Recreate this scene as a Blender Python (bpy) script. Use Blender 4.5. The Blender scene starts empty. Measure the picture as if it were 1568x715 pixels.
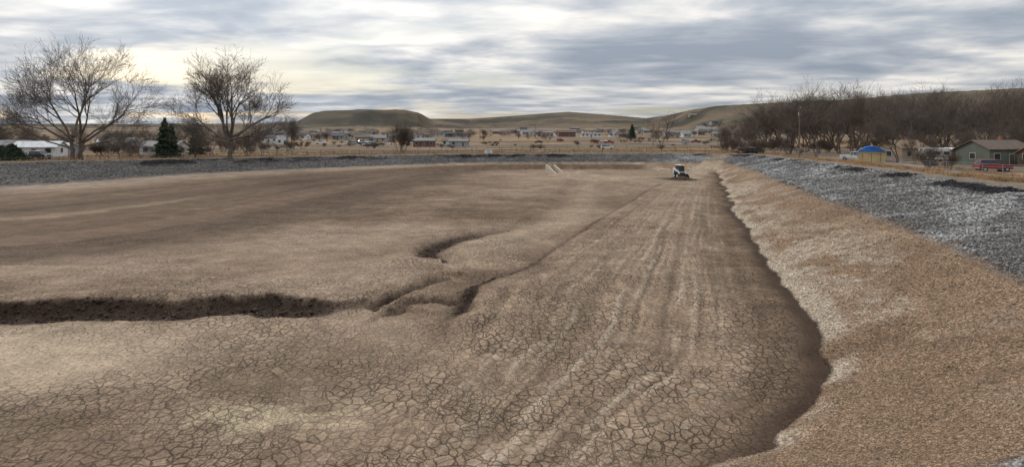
import bpy, math, random, time
import numpy as np
from mathutils import Vector, Matrix
T0=time.time()
F=1022.0; U0=784.0; V0=205.0; CZ=8.0
scene=bpy.context.scene
# ------------------------------------------------------------------ noise
rng=np.random.RandomState(7)
TAB=rng.rand(256,256).astype(np.float32)
def vn(x,y):
    xi=np.floor(x).astype(np.int64); yi=np.floor(y).astype(np.int64)
    fx=(x-xi); fy=(y-yi); fx=fx*fx*(3-2*fx); fy=fy*fy*(3-2*fy)
    a=TAB[xi&255,yi&255]; b=TAB[(xi+1)&255,yi&255]; c=TAB[xi&255,(yi+1)&255]; d=TAB[(xi+1)&255,(yi+1)&255]
    return (a*(1-fx)+b*fx)*(1-fy)+(c*(1-fx)+d*fx)*fy
def fbm(x,y,o=4):
    s=0;a=.5;t=0
    for i in range(o):
        ang=i*.9; ca,sa=math.cos(ang),math.sin(ang)
        s=s+a*vn((x*ca-y*sa)*(2**i)+i*17.3,(x*sa+y*ca)*(2**i)+i*31.7) if i else a*vn(x,y); t+=a; a*=.5
    return s/t
def ss(a,b,x):
    t=np.clip((x-a)/(b-a),0,1); return t*t*(3-2*t)
def catmull(P,closed,n=4):
    P=np.array(P,float); N=len(P); out=[]
    rngi=range(N) if closed else range(N-1)
    for i in rngi:
        if closed: p0,p1,p2,p3=P[(i-1)%N],P[i],P[(i+1)%N],P[(i+2)%N]
        else: p0,p1,p2,p3=P[max(i-1,0)],P[i],P[i+1],P[min(i+2,N-1)]
        for k in range(n):
            t=k/n
            out.append(.5*((2*p1)+(-p0+p2)*t+(2*p0-5*p1+4*p2-p3)*t*t+(-p0+3*p1-3*p2+p3)*t**3))
    if not closed: out.append(P[-1])
    return np.array(out)
def pdist(X,Y,P,closed):
    best=np.full(X.shape,1e9,np.float32); N=len(P); par=np.zeros(X.shape,np.float32); side=np.zeros(X.shape,np.float32)
    M=N if closed else N-1
    if X.size==0: return best,par,side
    for i in range(M):
        a=P[i]; b=P[(i+1)%N]; dx=b[0]-a[0]; dy=b[1]-a[1]; l2=dx*dx+dy*dy+1e-9
        t=np.clip(((X-a[0])*dx+(Y-a[1])*dy)/l2,0,1)
        ex=X-(a[0]+t*dx); ey=Y-(a[1]+t*dy); d=ex*ex+ey*ey
        m=d<best
        best=np.where(m,d,best)
        if not closed:
            par=np.where(m,(i+t)/M,par); side=np.where(m,np.sign(dx*ey-dy*ex),side)
    return np.sqrt(best),par,side
def inside(X,Y,P):
    c=np.zeros(X.shape,bool); N=len(P)
    if X.size==0: return c
    for i in range(N):
        x1,y1=P[i]; x2,y2=P[(i+1)%N]
        if y1==y2: continue
        m=((y1>Y)!=(y2>Y))&(X<(x2-x1)*(Y-y1)/(y2-y1)+x1)
        c^=m
    return c
def PW(u,v,z=0.0):
    y=F*(CZ-z)/(v-V0); return ((u-U0)/F*y,y)

FOOT=catmull([(4.6,16),(6.9,17.8),(8.8,19.7),(10.7,23),(12.4,27.7),(14.6,36.3),(22.1,65.4),(38,122),(42,142),(32,147),(10,148),(-8,143),(-18,131),(-24,86),(-28.7,60),(-35,48),(-50,44),(-72,34),(-70,16),(-40,9),(-12,11)],True)
FRIGHT=catmull([(42,142),(38,122),(22.1,65.4),(14.6,36.3),(12.4,27.7),(10.7,23),(8.8,19.7),(6.9,17.8),(4.6,15.6),(1.5,12),(-1,7)],False)
GRAV=catmull([(8,10.2),(13.5,14.5),(17,20),(20,26.2),(23.3,38.7),(29,63.6),(42,115),(47,142),(43,151.5),(10,153),(-10,150),(-20,143),(-53.5,111),(-66,83),(-90,68),(-110,40),(-90,8),(-30,3),(0,7.2)],True)
RIM=catmull([(2,3),(12,8),(21,19),(27,30),(33.2,43.3),(44,87),(54,140),(50,158),(10,159),(-21,151),(-59.6,126),(-84,109),(-120,85),(-135,40),(-110,2),(-30,-3)],True)
TRENCH=catmull([(-60,27),PW(-60,480),PW(60,474),PW(180,468),PW(260,471),PW(340,465),PW(400,464),PW(490,470),PW(560,474)],False)
SWIRL=catmull([PW(570,474),PW(605,462),PW(640,440),PW(680,428)],False)
SWIRL2=catmull([PW(600,480),PW(640,466),PW(690,466),PW(715,480),PW(690,492)],False)
CHAN=catmull([PW(662,396),PW(656,383),PW(690,366),PW(750,352),PW(805,338),PW(850,312),PW(870,290),PW(880,276)],False)
GROOVE=catmull([PW(1022,278),PW(950,322),PW(870,375),PW(800,424),PW(745,447),PW(700,495),PW(620,575),PW(500,715),(-6,11),(-9,6)],False)
RAMP=catmull([(30,118),(35,129),(42,143),(49,157)],False)
SKY_U=np.array([-900,-300,0,200,380,455,468,480,500,560,620,640,658,720,800,870,920,990,1020,1060,1100,1200,1300,1400,1500,1568,2000,3000],float)
SKY_V=np.array([192,190,189,190,189,186,179,173,170,167.5,169,173,182,182,176.5,171,175,181,177,168,162,156.5,152,143,138,134,128,150],float)
SKY_R=np.array([1700,1700,1700,1700,1500,1400,1400,1400,1400,1400,1400,1400,1500,1900,1900,1900,1900,1700,1500,1200,1050,950,900,850,800,800,800,800],float)
def lerp3(a,b,t):
    return a*(1-t[...,None])+np.array(b,np.float32)*t[...,None]
def terrain(X,Y,full=False):
    X=np.asarray(X,np.float32); Y=np.asarray(Y,np.float32)
    r=np.hypot(X,Y)
    wob=np.clip(r/60,.25,1.5)
    wx=X+(fbm(X*.45,Y*.45,4)-.5)*1.5*wob; wy=Y+(fbm(X*.45+50,Y*.45+9,4)-.5)*1.5*wob
    near=r<330
    dF=np.full(X.shape,500,np.float32); dG=dF.copy(); dR=dF.copy()
    iF=np.zeros(X.shape,bool); iG=iF.copy(); iR=iF.copy()
    xs,ys=wx[near],wy[near]
    dF[near]=pdist(xs,ys,FOOT,True)[0]; dG[near]=pdist(xs,ys,GRAV,True)[0]; dR[near]=pdist(xs,ys,RIM,True)[0]
    iF[near]=inside(xs,ys,FOOT); iG[near]=inside(xs,ys,GRAV); iR[near]=inside(xs,ys,RIM)
    w=np.clip((Y-30)/100,0,1)+np.clip(-X/30,0,1); w=np.clip(w,0,1)
    zr=4.45*(1-w)+3.2*w; zg=zr-1.6
    right=ss(-2,5,X-.2*Y)
    fl=(fbm(X*.12,Y*.12,4)-.5)*.5+(fbm(X*.9,Y*.9,4)-.5)*.08
    fl=fl*ss(0,4,dF)
    sl_t=np.where(iG&~iF,dF/(dF+dG+1e-4),0)
    gr_t=np.where(iR&~iG,dG/(dG+dR+1e-4),0)
    rough=(fbm(X*.9,Y*.9,4)-.5)
    z_sl=zg*sl_t**.9+rough*.16*ss(0,.1,sl_t)
    z_gr=zg+(zr-zg)*gr_t+rough*.3+(fbm(X*.35,Y*.35,3)-.5)*.35*ss(.0,.5,gr_t)
    far=ss(260,700,r)*5.0+ss(650,1100,r)*9
    zo=2.4+far+(fbm(X*.02,Y*.02,4)-.5)*1.2
    u=U0+F*np.tan(np.clip(np.arctan2(X,np.maximum(Y,1e-3)),-1.15,1.15))
    cosa=np.clip(Y/np.maximum(r,1e-3),.35,1)
    vv=np.interp(u,SKY_U,SKY_V); R1=np.interp(u,SKY_U,SKY_R)
    zh=CZ+(V0-vv)/F*R1*cosa
    t=np.clip((r-R1*.55)/(R1*.45),0,1)
    ero=fbm(X*.006+3,Y*.006,5)-.5
    ero2=np.abs(fbm(X*.012,Y*.012+7,5)-.5)
    mesa=ss(440,475,u)*(1-ss(650,675,u))
    tt=t**1.5; tt=tt*(1-mesa)+mesa*(.35*t+.65*ss(.62,.9,t))
    zhill=zo+(zh-zo)*tt+(ero*20-ero2*26)*np.sin(np.pi*np.clip(t,0,1))
    back=np.clip((r-R1)/1500,0,1)
    zhill=zhill-back*30*(1+ero)
    zo=np.where(r>R1*.55,zhill,zo)
    crest=zr+.1+(fbm(X*.5,Y*.5,3)-.5)*.25
    k=ss(3.5,13,dR)
    z_out=crest*(1-k)+zo*k
    z=np.where(iF,fl,np.where(iG,z_sl,np.where(iR,z_gr,z_out)))
    # features
    nf=(r<210)&iR
    xs,ys=wx[nf],wy[nf]; X2,Y2=X[nf],Y[nf]
    zf=z[nf]; dark=np.zeros(xs.shape,np.float32); light=dark.copy()
    wv=(fbm(X2*1.2,Y2*1.2,4)-.5)
    d,p,s=pdist(X2+wv*1.1,Y2+wv*1.1,TRENCH,False)
    fade=1-ss(.78,1,p); wd=1.2*(.45+.55*fade); sd0=d*s
    zf=zf-.5*(.25+.75*fade)*np.where(s>0,1-ss(wd*.45,wd*.95,d),1-ss(wd*.1,wd*2.2,d)); dark=np.maximum(dark,np.where(s>0,1-ss(wd*.75,wd*1.1,d),1-ss(wd*.5,wd*1.7,d))*(.5+.5*fade))
    zf=zf+.18*np.exp(-((d-1.8)/.7)**2)*(s>0)+.10*(s>0)*(1-ss(3,9,d))
    for PL,wd,dp,dk in ((SWIRL,.5,.4,.95),(SWIRL2,.5,.3,.8)):
        d,p,s=pdist(X2+wv*.7,Y2+wv*.7,PL,False)
        e=1-np.abs(p-.4)*.9
        zf=zf-dp*e*(1-ss(wd*.4,wd*1.2,d))+.18*np.exp(-((d-1.3)/.6)**2)*(s>0); dark=np.maximum(dark,dk*e*(1-ss(wd*.4,wd*1.3,d)))
    d,p,s=pdist(X2+wv,Y2+wv,CHAN,False)
    e=1-.8*ss(.1,.7,p)
    zf=zf-.4*(1-ss(.3,3.2,d*np.where(s<0,1,2.2)))*(.3+.7*e)
    dark=np.maximum(dark,(1-ss(.25,1.1,d))*(.9*(1-ss(.35,.7,p))+.25)*e)
    light=np.maximum(light,.35*np.exp(-((d-3.0)/1.6)**2)*(s<0))
    zf=zf+.2*np.exp(-((d-1.6)/1.0)**2)*(s>0)*e
    d,p,s=pdist(X2+wv*.35,Y2+wv*.35,GROOVE,False)
    P1=.49
    g=ss(0,.04,p)*(1-ss(P1,P1+.15,p))
    sd_=d*s
    zf=zf+.42*ss(-.9,.35,sd_)*(.2+.8*(1-ss(P1-.05,P1+.2,p)))*ss(0,.08,p)*(1-ss(3,11,np.maximum(sd_,0)))
    dk=np.where(s<0,1-ss(.15,1.6,d),1-ss(.1,.4,d))
    dark=np.maximum(dark,(.5+.45*ss(.25,.45,p))*g*dk)
    zf=zf-.12*np.exp(-((sd_+1.2)/.6)**2)*g
    gsd=sd_
    dr_,_,_=pdist(X2,Y2,FRIGHT,False)
    inl=(s>0)&iF[nf]
    W_=d+dr_; q=d/(W_+1e-4); 
    zone=ss(.03,.12,q)*(1-ss(.90,.97,q))*inl*(p>0.001)
    tn=(fbm(X2*.16,Y2*.10,3)-.5)
    qw=q+tn*.05
    gr1=fbm(qw*26,Y2*.05+3,4); gr2=fbm(qw*60,Y2*.10+9,3); grain=((gr1-.5)*.5+.7*(gr2-.5))*zone
    trk=np.zeros(xs.shape,np.float32)
    for c,a in ((.22,.35),(.30,.6),(.345,.4),(.455,.95),(.50,.9),(.56,.35),(.635,.7),(.68,.6),(.76,.35),(.83,.3)):
        trk=np.maximum(trk,a*np.exp(-((qw-c)*W_/.12)**2)*ss(.42,.60,fbm(X2*.8+c*40,Y2*.22+c*9,4)))
    trk=trk*zone
    zf=zf+trk*.05+grain*.10
    cr_=(fbm(X2*3.3,Y2*3.3,3)-.5); zf=zf+cr_*.22*np.clip(dark,0,1)
    for mx,my,mr,mh in ((13,127,2.2,.9),(16,122,1.8,.5),(10.5,131,2,.5),(18,116,2,.35)):
        gq=np.exp(-(((X2-mx)/mr)**2+((Y2-my)/(mr*1.4))**2)); zf=zf+mh*gq*(.6+.8*(wv+.5)); light=np.maximum(light,gq*.8)
    d,p,s=pdist(X2,Y2,RAMP,False)
    m=(1-ss(1.8,3.2,d)); zf=zf+m*ss(.2,.6,p)*(1-ss(.9,1,p))*.5; light=np.maximum(light,m*.95*(.7+wv*1.5))
    z=z.copy(); z[nf]=zf
    if not full: return z
    # ------- colour
    N=X.shape
    C=np.zeros(N+(3,),np.float32)+np.array((.218,.150,.099),np.float32)
    n1=fbm(X*.09+4,Y*.09,5); n2=fbm(X*.5,Y*.5,5); n3=fbm(X*.03+9,Y*.05,3)
    C=lerp3(C,(.31,.226,.156),ss(.45,.70,n1)*.9)
    C=lerp3(C,(.120,.079,.050),ss(.5,.27,n1)*.75)
    C=lerp3(C,(.30,.215,.145),ss(.55,.75,fbm(X*.25+31,Y*.6+4,4))*.4)
    crack=np.where(iF,1.0,0.0)*(.6+.4*ss(.35,.6,fbm(X*.07+20,Y*.07+3,3)))
    lane=np.zeros(N,np.float32); lane[nf]=ss(0,1.2,gsd)*inl
    C=lerp3(C,(.272,.193,.129),lane*.8)
    GN=np.zeros(N,np.float32); GN[nf]=grain
    C=C*(1+np.clip(GN*1.0,-.28,.28))[...,None]
    crack=np.maximum(crack,lane*1.0)
    lp=np.exp(-(((X+18)/6)**2+((Y-24)/3.0)**2)); C=lerp3(C,(.40,.305,.21),np.clip(lp*1.7*(.3+n2),0,.9)); crack=crack*(1-lp*.7)
    lp=np.exp(-(((X+7.5)/4)**2+((Y-22.5)/3.5)**2))+.8*np.exp(-(((X+13)/3)**2+((Y-18)/2)**2)); C=lerp3(C,(.150,.102,.065),np.clip(lp*.9*(.4+n2),0,.85)); crack=np.maximum(crack,lp*1.3)
    lp=np.exp(-(((X+6.6)/2.2)**2+((Y-18.9)/1.1)**2)); C=lerp3(C,(.42,.33,.215),np.clip(lp*1.6*ss(.38,.62,fbm(X*1.1,Y*1.6,5)),0,.85))
    C=lerp3(C,(.35,.255,.172),ss(60,120,Y)*ss(-12,0,X-.02*Y)*iF*.5)
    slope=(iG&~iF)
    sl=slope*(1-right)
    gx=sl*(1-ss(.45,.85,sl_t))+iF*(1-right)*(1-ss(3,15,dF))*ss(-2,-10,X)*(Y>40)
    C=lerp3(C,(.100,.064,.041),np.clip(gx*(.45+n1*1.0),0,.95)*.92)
    C=lerp3(C,(.235,.18,.132),sl*ss(.6,.95,sl_t)*.85)
    streak=fbm(sl_t*30,Y*.02,3)
    C=C*(1+(sl*(streak-.5)*.9))[...,None]
    st2=ss(.60,.70,fbm(sl_t*14+5,Y*.015+2,3))*sl*(sl_t<.75); C=lerp3(C,(.27,.195,.13),st2*.45)
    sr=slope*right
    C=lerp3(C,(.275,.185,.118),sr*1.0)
    C=lerp3(C,(.190,.122,.076),sr*ss(.48,.75,fbm(X*.5+2,Y*.3,5))*.55)
    wmask=ss(.42,.60,fbm(X*.35+12,Y*.22,6))*ss(1.05,.3,sl_t)*(.35+.65*ss(.35,.62,fbm(X*2.6,Y*2.6,4)))+1.0*(1-ss(.02,.18,sl_t))*ss(.28,.55,n2)
    C=lerp3(C,(.47,.385,.29),np.clip(sr*wmask*.85,0,.82))
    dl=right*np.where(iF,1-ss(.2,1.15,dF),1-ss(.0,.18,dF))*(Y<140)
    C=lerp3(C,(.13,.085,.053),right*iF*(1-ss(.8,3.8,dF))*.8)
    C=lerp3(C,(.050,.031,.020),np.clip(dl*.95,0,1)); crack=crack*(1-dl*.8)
    grav=(iR&~iG)*1.0; grav=np.maximum(grav,slope*ss(.86,1.0,sl_t)*(.5+n2))
    grav=np.clip(grav,0,1)
    out=~iR
    crestm=out*(1-ss(2.5,4.5,dR))
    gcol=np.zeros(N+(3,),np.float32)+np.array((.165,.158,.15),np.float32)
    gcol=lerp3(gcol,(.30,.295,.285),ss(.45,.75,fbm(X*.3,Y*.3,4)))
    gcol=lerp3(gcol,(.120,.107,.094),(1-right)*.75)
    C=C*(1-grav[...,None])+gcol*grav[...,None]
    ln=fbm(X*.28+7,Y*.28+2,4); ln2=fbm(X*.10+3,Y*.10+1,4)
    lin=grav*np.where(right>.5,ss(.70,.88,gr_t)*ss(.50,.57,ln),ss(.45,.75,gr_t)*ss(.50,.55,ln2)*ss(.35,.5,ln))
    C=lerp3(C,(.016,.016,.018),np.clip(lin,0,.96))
    fcol=np.zeros(N+(3,),np.float32)+np.array((.155,.110,.068),np.float32)
    f1=fbm(X*.012+5,Y*.045,4); f2=fbm(X*.05,Y*.15+8,4)
    fcol=lerp3(fcol,(.31,.185,.085),ss(.48,.60,f1)*.85)
    fcol=lerp3(fcol,(.070,.052,.036),ss(.50,.66,f2)*.75)
    fcol=lerp3(fcol,(.20,.175,.15),ss(.56,.64,fbm(X*.008,Y*.06+30,3))*.6)
    og=ss(20,45,X)*(1-ss(10,25,dR)); fcol=lerp3(fcol,(.30,.18,.09),og*(.4+n2*.6))
    rd=np.exp(-((dR-17)/3.0)**2)*ss(30,50,X); fcol=lerp3(fcol,(.20,.19,.185),np.clip(rd,0,1))
    hill=ss(.55,.75,r/R1)
    hc=np.zeros(N+(3,),np.float32)+np.array((.108,.084,.055),np.float32)
    hc=lerp3(hc,(.052,.046,.033),ss(.45,.60,fbm(X*.012,Y*.012,6)))
    hc=lerp3(hc,(.15,.110,.070),ss(.52,.68,fbm(X*.005+40,Y*.009,5))*.7)
    hc=lerp3(hc,(.060,.048,.034),mesa*.5*ss(.8,.97,r/R1))
    hc=hc*(1-.5*ss(.0,.12,.12-ero2)[...,None]*.6)
    fcol=fcol*(1-hill[...,None])+hc*hill[...,None]
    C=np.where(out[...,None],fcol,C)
    C=lerp3(C,(.20,.170,.138),crestm*.8)
    D=np.zeros(N,np.float32); D[nf]=dark; L=np.zeros(N,np.float32); L[nf]=light; K=np.zeros(N,np.float32); K[nf]=trk
    C=lerp3(C,(.42,.32,.22),np.clip(L,0,.85))
    C=lerp3(C,(.036,.023,.016),np.clip(D*(.7+n2*.7),0,.96)); crack=crack*(1-D*.7)
    C=lerp3(C,(.43,.34,.245),np.clip(K*1.0,0,.6))
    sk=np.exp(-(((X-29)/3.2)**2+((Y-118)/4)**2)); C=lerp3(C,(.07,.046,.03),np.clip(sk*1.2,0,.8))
    C=C*(.89+.22*n2)[...,None]
    M=np.zeros(N+(4,),np.float32); M[...,0]=np.clip(crack,0,1); M[...,1]=np.clip(np.maximum(grav,crestm*.3),0,1); M[...,2]=np.clip(sr+sl*.15+out*.3*(r<400)+L*.5+D*.5,0,1); M[...,3]=1
    return z,C,M,grav,sr,D

def tz(x,y): return float(terrain(np.array([x]),np.array([y]))[0])

# ------------------------------------------------------------------ node helpers
def newmat(name):
    m=bpy.data.materials.new(name); m.use_nodes=True; nt=m.node_tree
    b=nt.nodes['Principled BSDF']; return m,nt,b
MC={}
def mat(name,col,rough=.8,var=.25,scale=3.0,metal=0.0,bump=.0,spec=.3):
    if name in MC: return MC[name]
    m,nt,b=newmat(name)
    tc=nt.nodes.new('ShaderNodeTexCoord'); n=nt.nodes.new('ShaderNodeTexNoise'); n.inputs['Scale'].default_value=scale; n.inputs['Detail'].default_value=6
    nt.links.new(tc.outputs['Object'],n.inputs['Vector'])
    mr=nt.nodes.new('ShaderNodeMapRange'); mr.inputs[1].default_value=.3; mr.inputs[2].default_value=.7; mr.inputs[3].default_value=1-var; mr.inputs[4].default_value=1+var
    nt.links.new(n.outputs['Fac'],mr.inputs[0])
    v=nt.nodes.new('ShaderNodeVectorMath'); v.operation='SCALE'; v.inputs[0].default_value=col[:3]; nt.links.new(mr.outputs[0],v.inputs['Scale'])
    nt.links.new(v.outputs[0],b.inputs['Base Color'])
    b.inputs['Roughness'].default_value=rough; b.inputs['Metallic'].default_value=metal; b.inputs['Specular IOR Level'].default_value=spec
    if bump>0:
        bp=nt.nodes.new('ShaderNodeBump'); bp.inputs['Strength'].default_value=bump; bp.inputs['Distance'].default_value=.05
        nt.links.new(n.outputs['Fac'],bp.inputs['Height']); nt.links.new(bp.outputs[0],b.inputs['Normal'])
    MC[name]=m; return m

def ground_material():
    m,nt,b=newmat('ground_mud_gravel'); N=nt.nodes; Lk=nt.links.new
    geo=N.new('ShaderNodeNewGeometry'); pos=geo.outputs['Position']
    col=N.new('ShaderNodeAttribute'); col.attribute_name='Col'
    msk=N.new('ShaderNodeAttribute'); msk.attribute_name='Msk'
    sep=N.new('ShaderNodeSeparateColor'); Lk(msk.outputs['Color'],sep.inputs[0])
    def noise(s,d=5,src=None):
        n=N.new('ShaderNodeTexNoise'); n.inputs['Scale'].default_value=s; n.inputs['Detail'].default_value=d; Lk(src or pos,n.inputs['Vector']); return n
    def math_(op,a,b_=None,c=None,clamp=False):
        n=N.new('ShaderNodeMath'); n.operation=op; n.use_clamp=clamp
        for i,x in enumerate((a,b_,c)):
            if x is None: continue
            if isinstance(x,(int,float)): n.inputs[i].default_value=x
            else: Lk(x,n.inputs[i])
        return n.outputs[0]
    def mr(x,a,b_,c,d):
        n=N.new('ShaderNodeMapRange'); n.interpolation_type='SMOOTHSTEP'; Lk(x,n.inputs[0])
        for i,v in enumerate((a,b_,c,d)): n.inputs[i+1].default_value=v
        return n.outputs[0]
    dn=noise(2.2,4); va=N.new('ShaderNodeVectorMath'); va.operation='MULTIPLY_ADD'; Lk(dn.outputs['Color'],va.inputs[0]); va.inputs[1].default_value=(.36,.36,0); Lk(pos,va.inputs[2])
    flat=N.new('ShaderNodeVectorMath'); flat.operation='MULTIPLY'; Lk(va.outputs[0],flat.inputs[0]); flat.inputs[1].default_value=(1,.72,0)
    def vor(s,feat='DISTANCE_TO_EDGE'):
        v=N.new('ShaderNodeTexVoronoi'); v.voronoi_dimensions='2D'; v.feature=feat; v.inputs['Scale'].default_value=s; Lk(flat.outputs[0],v.inputs['Vector']); return v
    S1=3.0
    v1=vor(S1); v2=vor(6.5); v3=vor(1.5)
    nw=noise(.9,4)
    width=mr(nw.outputs['Fac'],.35,.65,.06,.15)
    c1=math_('SUBTRACT',1,math_('DIVIDE',v1.outputs['Distance'],width,clamp=True))
    nw2=noise(.35,3)
    sel=mr(nw2.outputs['Fac'],.42,.58,.1,.7)
    c2=math_('MULTIPLY',mr(v2.outputs['Distance'],.0,.13,1,0),sel)
    c3=math_('MULTIPLY',mr(v3.outputs['Distance'],.0,.045,1,0),mr(nw2.outputs['Fac'],.4,.55,.9,.3))
    amp=mr(noise(.25,4).outputs['Fac'],.36,.55,.5,1.0)
    ck=math_('MULTIPLY',math_('MAXIMUM',math_('MAXIMUM',c1,c2),c3),amp)
    crack=math_('MULTIPLY',ck,sep.outputs[0])
    vc=vor(S1,'F1'); sc=N.new('ShaderNodeSeparateColor'); Lk(vc.outputs['Color'],sc.inputs[0])
    tint=math_('MULTIPLY_ADD',math_('SUBTRACT',sc.outputs[0],.5),math_('MULTIPLY',sep.outputs[0],.30),1)
    na=noise(.8,8); nb=noise(9,6); nc=noise(45,4)
    t1=mr(na.outputs['Fac'],.3,.7,.88,1.12); t2=mr(nb.outputs['Fac'],.3,.7,.78,1.22); t3=mr(nc.outputs['Fac'],.3,.7,.74,1.26)
    g3=N.new('ShaderNodeTexVoronoi'); g3.inputs['Scale'].default_value=8; Lk(va.outputs[0],g3.inputs['Vector'])
    g4=N.new('ShaderNodeTexVoronoi'); g4.inputs['Scale'].default_value=16; Lk(va.outputs[0],g4.inputs['Vector'])
    s3=N.new('ShaderNodeSeparateColor'); Lk(g3.outputs['Color'],s3.inputs[0]); s4=N.new('ShaderNodeSeparateColor'); Lk(g4.outputs['Color'],s4.inputs[0])
    gt=math_('MULTIPLY',mr(s3.outputs[0],0,1,.35,1.75),mr(g3.outputs['Distance'],.2,.75,1.1,.35))
    gtm=math_('MULTIPLY_ADD',math_('SUBTRACT',gt,1),sep.outputs[1],1)
    pt=math_('MULTIPLY',mr(s4.outputs[1],0,1,.55,1.5),mr(g4.outputs['Distance'],.3,.85,1.1,.5))
    ptm=math_('MULTIPLY_ADD',math_('SUBTRACT',pt,1),math_('MULTIPLY',sep.outputs[2],.9),1)
    tot=math_('MULTIPLY',math_('MULTIPLY',t1,t2),math_('MULTIPLY',t3,tint))
    tot=math_('MULTIPLY',tot,math_('MULTIPLY',gtm,ptm))
    tot=math_('MULTIPLY',tot,math_('MULTIPLY_ADD',crack,-.78,1.07))
    sv=N.new('ShaderNodeVectorMath'); sv.operation='SCALE'; Lk(col.outputs['Color'],sv.inputs[0]); Lk(tot,sv.inputs['Scale'])
    Lk(sv.outputs[0],b.inputs['Base Color']); b.inputs['Roughness'].default_value=.95; b.inputs['Specular IOR Level'].default_value=.1
    h=math_('MULTIPLY_ADD',crack,-.04,math_('MULTIPLY',nb.outputs['Fac'],.05))
    h=math_('ADD',h,math_('MULTIPLY',math_('MULTIPLY',g3.outputs['Distance'],sep.outputs[1]),-.14))
    h=math_('ADD',h,math_('MULTIPLY',math_('MULTIPLY',g4.outputs['Distance'],sep.outputs[2]),-.07))
    h=math_('ADD',h,math_('MULTIPLY',nc.outputs['Fac'],.018))
    h=math_('ADD',h,math_('MULTIPLY',na.outputs['Fac'],.07))
    bp=N.new('ShaderNodeBump'); bp.inputs['Distance'].default_value=1; bp.inputs['Strength'].default_value=1; Lk(h,bp.inputs['Height']); Lk(bp.outputs[0],b.inputs['Normal'])
    return m

def mesh_np(name,V,Fc,k,mats,smooth=False,col=None,msk=None,matidx=None):
    me=bpy.data.meshes.new(name); V=np.asarray(V,np.float32); Fc=np.asarray(Fc,np.int32)
    me.vertices.add(len(V)); me.vertices.foreach_set('co',V.ravel())
    nf=len(Fc); me.loops.add(nf*k); me.loops.foreach_set('vertex_index',Fc.ravel()); me.polygons.add(nf)
    me.polygons.foreach_set('loop_start',np.arange(nf,dtype=np.int32)*k)
    if smooth: me.polygons.foreach_set('use_smooth',np.ones(nf,bool))
    if matidx is not None: me.polygons.foreach_set('material_index',matidx)
    for m in mats: me.materials.append(m)
    me.update(calc_edges=True)
    for nm,a in (('Col',col),('Msk',msk)):
        if a is None: continue
        at=me.color_attributes.new(nm,'FLOAT_COLOR','POINT'); a=np.asarray(a,np.float32)
        if a.shape[1]==3: a=np.concatenate([a,np.ones((len(a),1),np.float32)],1)
        at.data.foreach_set('color',a.ravel())
    ob=bpy.data.objects.new(name,me); scene.collection.objects.link(ob); return ob

# ------------------------------------------------------------------ terrain mesh
ra=np.concatenate([np.geomspace(.05,5.5,14)[:-1],np.geomspace(5.5,230,720)[:-1],np.geomspace(230,6000,230)])
azf=np.radians(np.linspace(-46,46,1000)); azc=np.radians(np.linspace(46,314,122)[1:-1]); az=np.concatenate([azf,azc])
R,A=np.meshgrid(ra,az,indexing='ij'); X=(R*np.sin(A)).ravel(); Y=(R*np.cos(A)).ravel()
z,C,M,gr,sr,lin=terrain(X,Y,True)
nr,na_=len(ra),len(az)
I=np.arange(nr*na_).reshape(nr,na_); Ir=np.roll(I,-1,axis=1)
quads=np.stack([I[:-1],I[1:],Ir[1:],Ir[:-1]],-1).reshape(-1,4)[:,::-1]
GM=ground_material()
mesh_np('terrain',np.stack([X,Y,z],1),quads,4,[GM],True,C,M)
print('terrain',time.time()-T0)

# ------------------------------------------------------------------ rocks
def ico():
    p=(1+5**.5)/2
    v=np.array([(-1,p,0),(1,p,0),(-1,-p,0),(1,-p,0),(0,-1,p),(0,1,p),(0,-1,-p),(0,1,-p),(p,0,-1),(p,0,1),(-p,0,-1),(-p,0,1)],float); v/=np.linalg.norm(v[0])
    f=np.array([(0,11,5),(0,5,1),(0,1,7),(0,7,10),(0,10,11),(1,5,9),(5,11,4),(11,10,2),(10,7,6),(7,1,8),(3,9,4),(3,4,2),(3,2,6),(3,6,8),(3,8,9),(4,9,5),(2,4,11),(6,2,10),(8,6,7),(9,8,1)])
    return v,f
IV,IF_=ico()
def rocks(name,px,py,pz,size,cols,m):
    n=len(px); rr=np.random.RandomState(len(px)+3)
    q=rr.randn(n,4); q/=np.linalg.norm(q,axis=1)[:,None]
    w,x,y,zz=q.T
    Rm=np.stack([1-2*(y*y+zz*zz),2*(x*y-zz*w),2*(x*zz+y*w),2*(x*y+zz*w),1-2*(x*x+zz*zz),2*(y*zz-x*w),2*(x*zz-y*w),2*(y*zz+x*w),1-2*(x*x+y*y)],1).reshape(n,3,3)
    V=IV[None]*(1+rr.uniform(-.28,.28,(n,12,1)))*rr.uniform(.55,1.25,(n,1,3))
    V=np.einsum('nij,nkj->nki',Rm,V)*size[:,None,None]*.5
    V[:,:,2]*=.8
    V+=np.stack([px,py,pz],1)[:,None,:]
    Fc=(IF_[None]+(np.arange(n)*12)[:,None,None]).reshape(-1,3)
    return mesh_np(name,V.reshape(-1,3),Fc,3,[m],False,np.repeat(cols,12,axis=0))
m,nt,b=newmat('rock_stone'); a=nt.nodes.new('ShaderNodeAttribute'); a.attribute_name='Col'
n_=nt.nodes.new('ShaderNodeTexNoise'); n_.inputs['Scale'].default_value=14; n_.inputs['Detail'].default_value=5
g_=nt.nodes.new('ShaderNodeNewGeometry'); nt.links.new(g_.outputs['Position'],n_.inputs['Vector'])
mr_=nt.nodes.new('ShaderNodeMapRange'); mr_.inputs[1].default_value=.3; mr_.inputs[2].default_value=.7; mr_.inputs[3].default_value=.7; mr_.inputs[4].default_value=1.3; nt.links.new(n_.outputs['Fac'],mr_.inputs[0])
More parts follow.
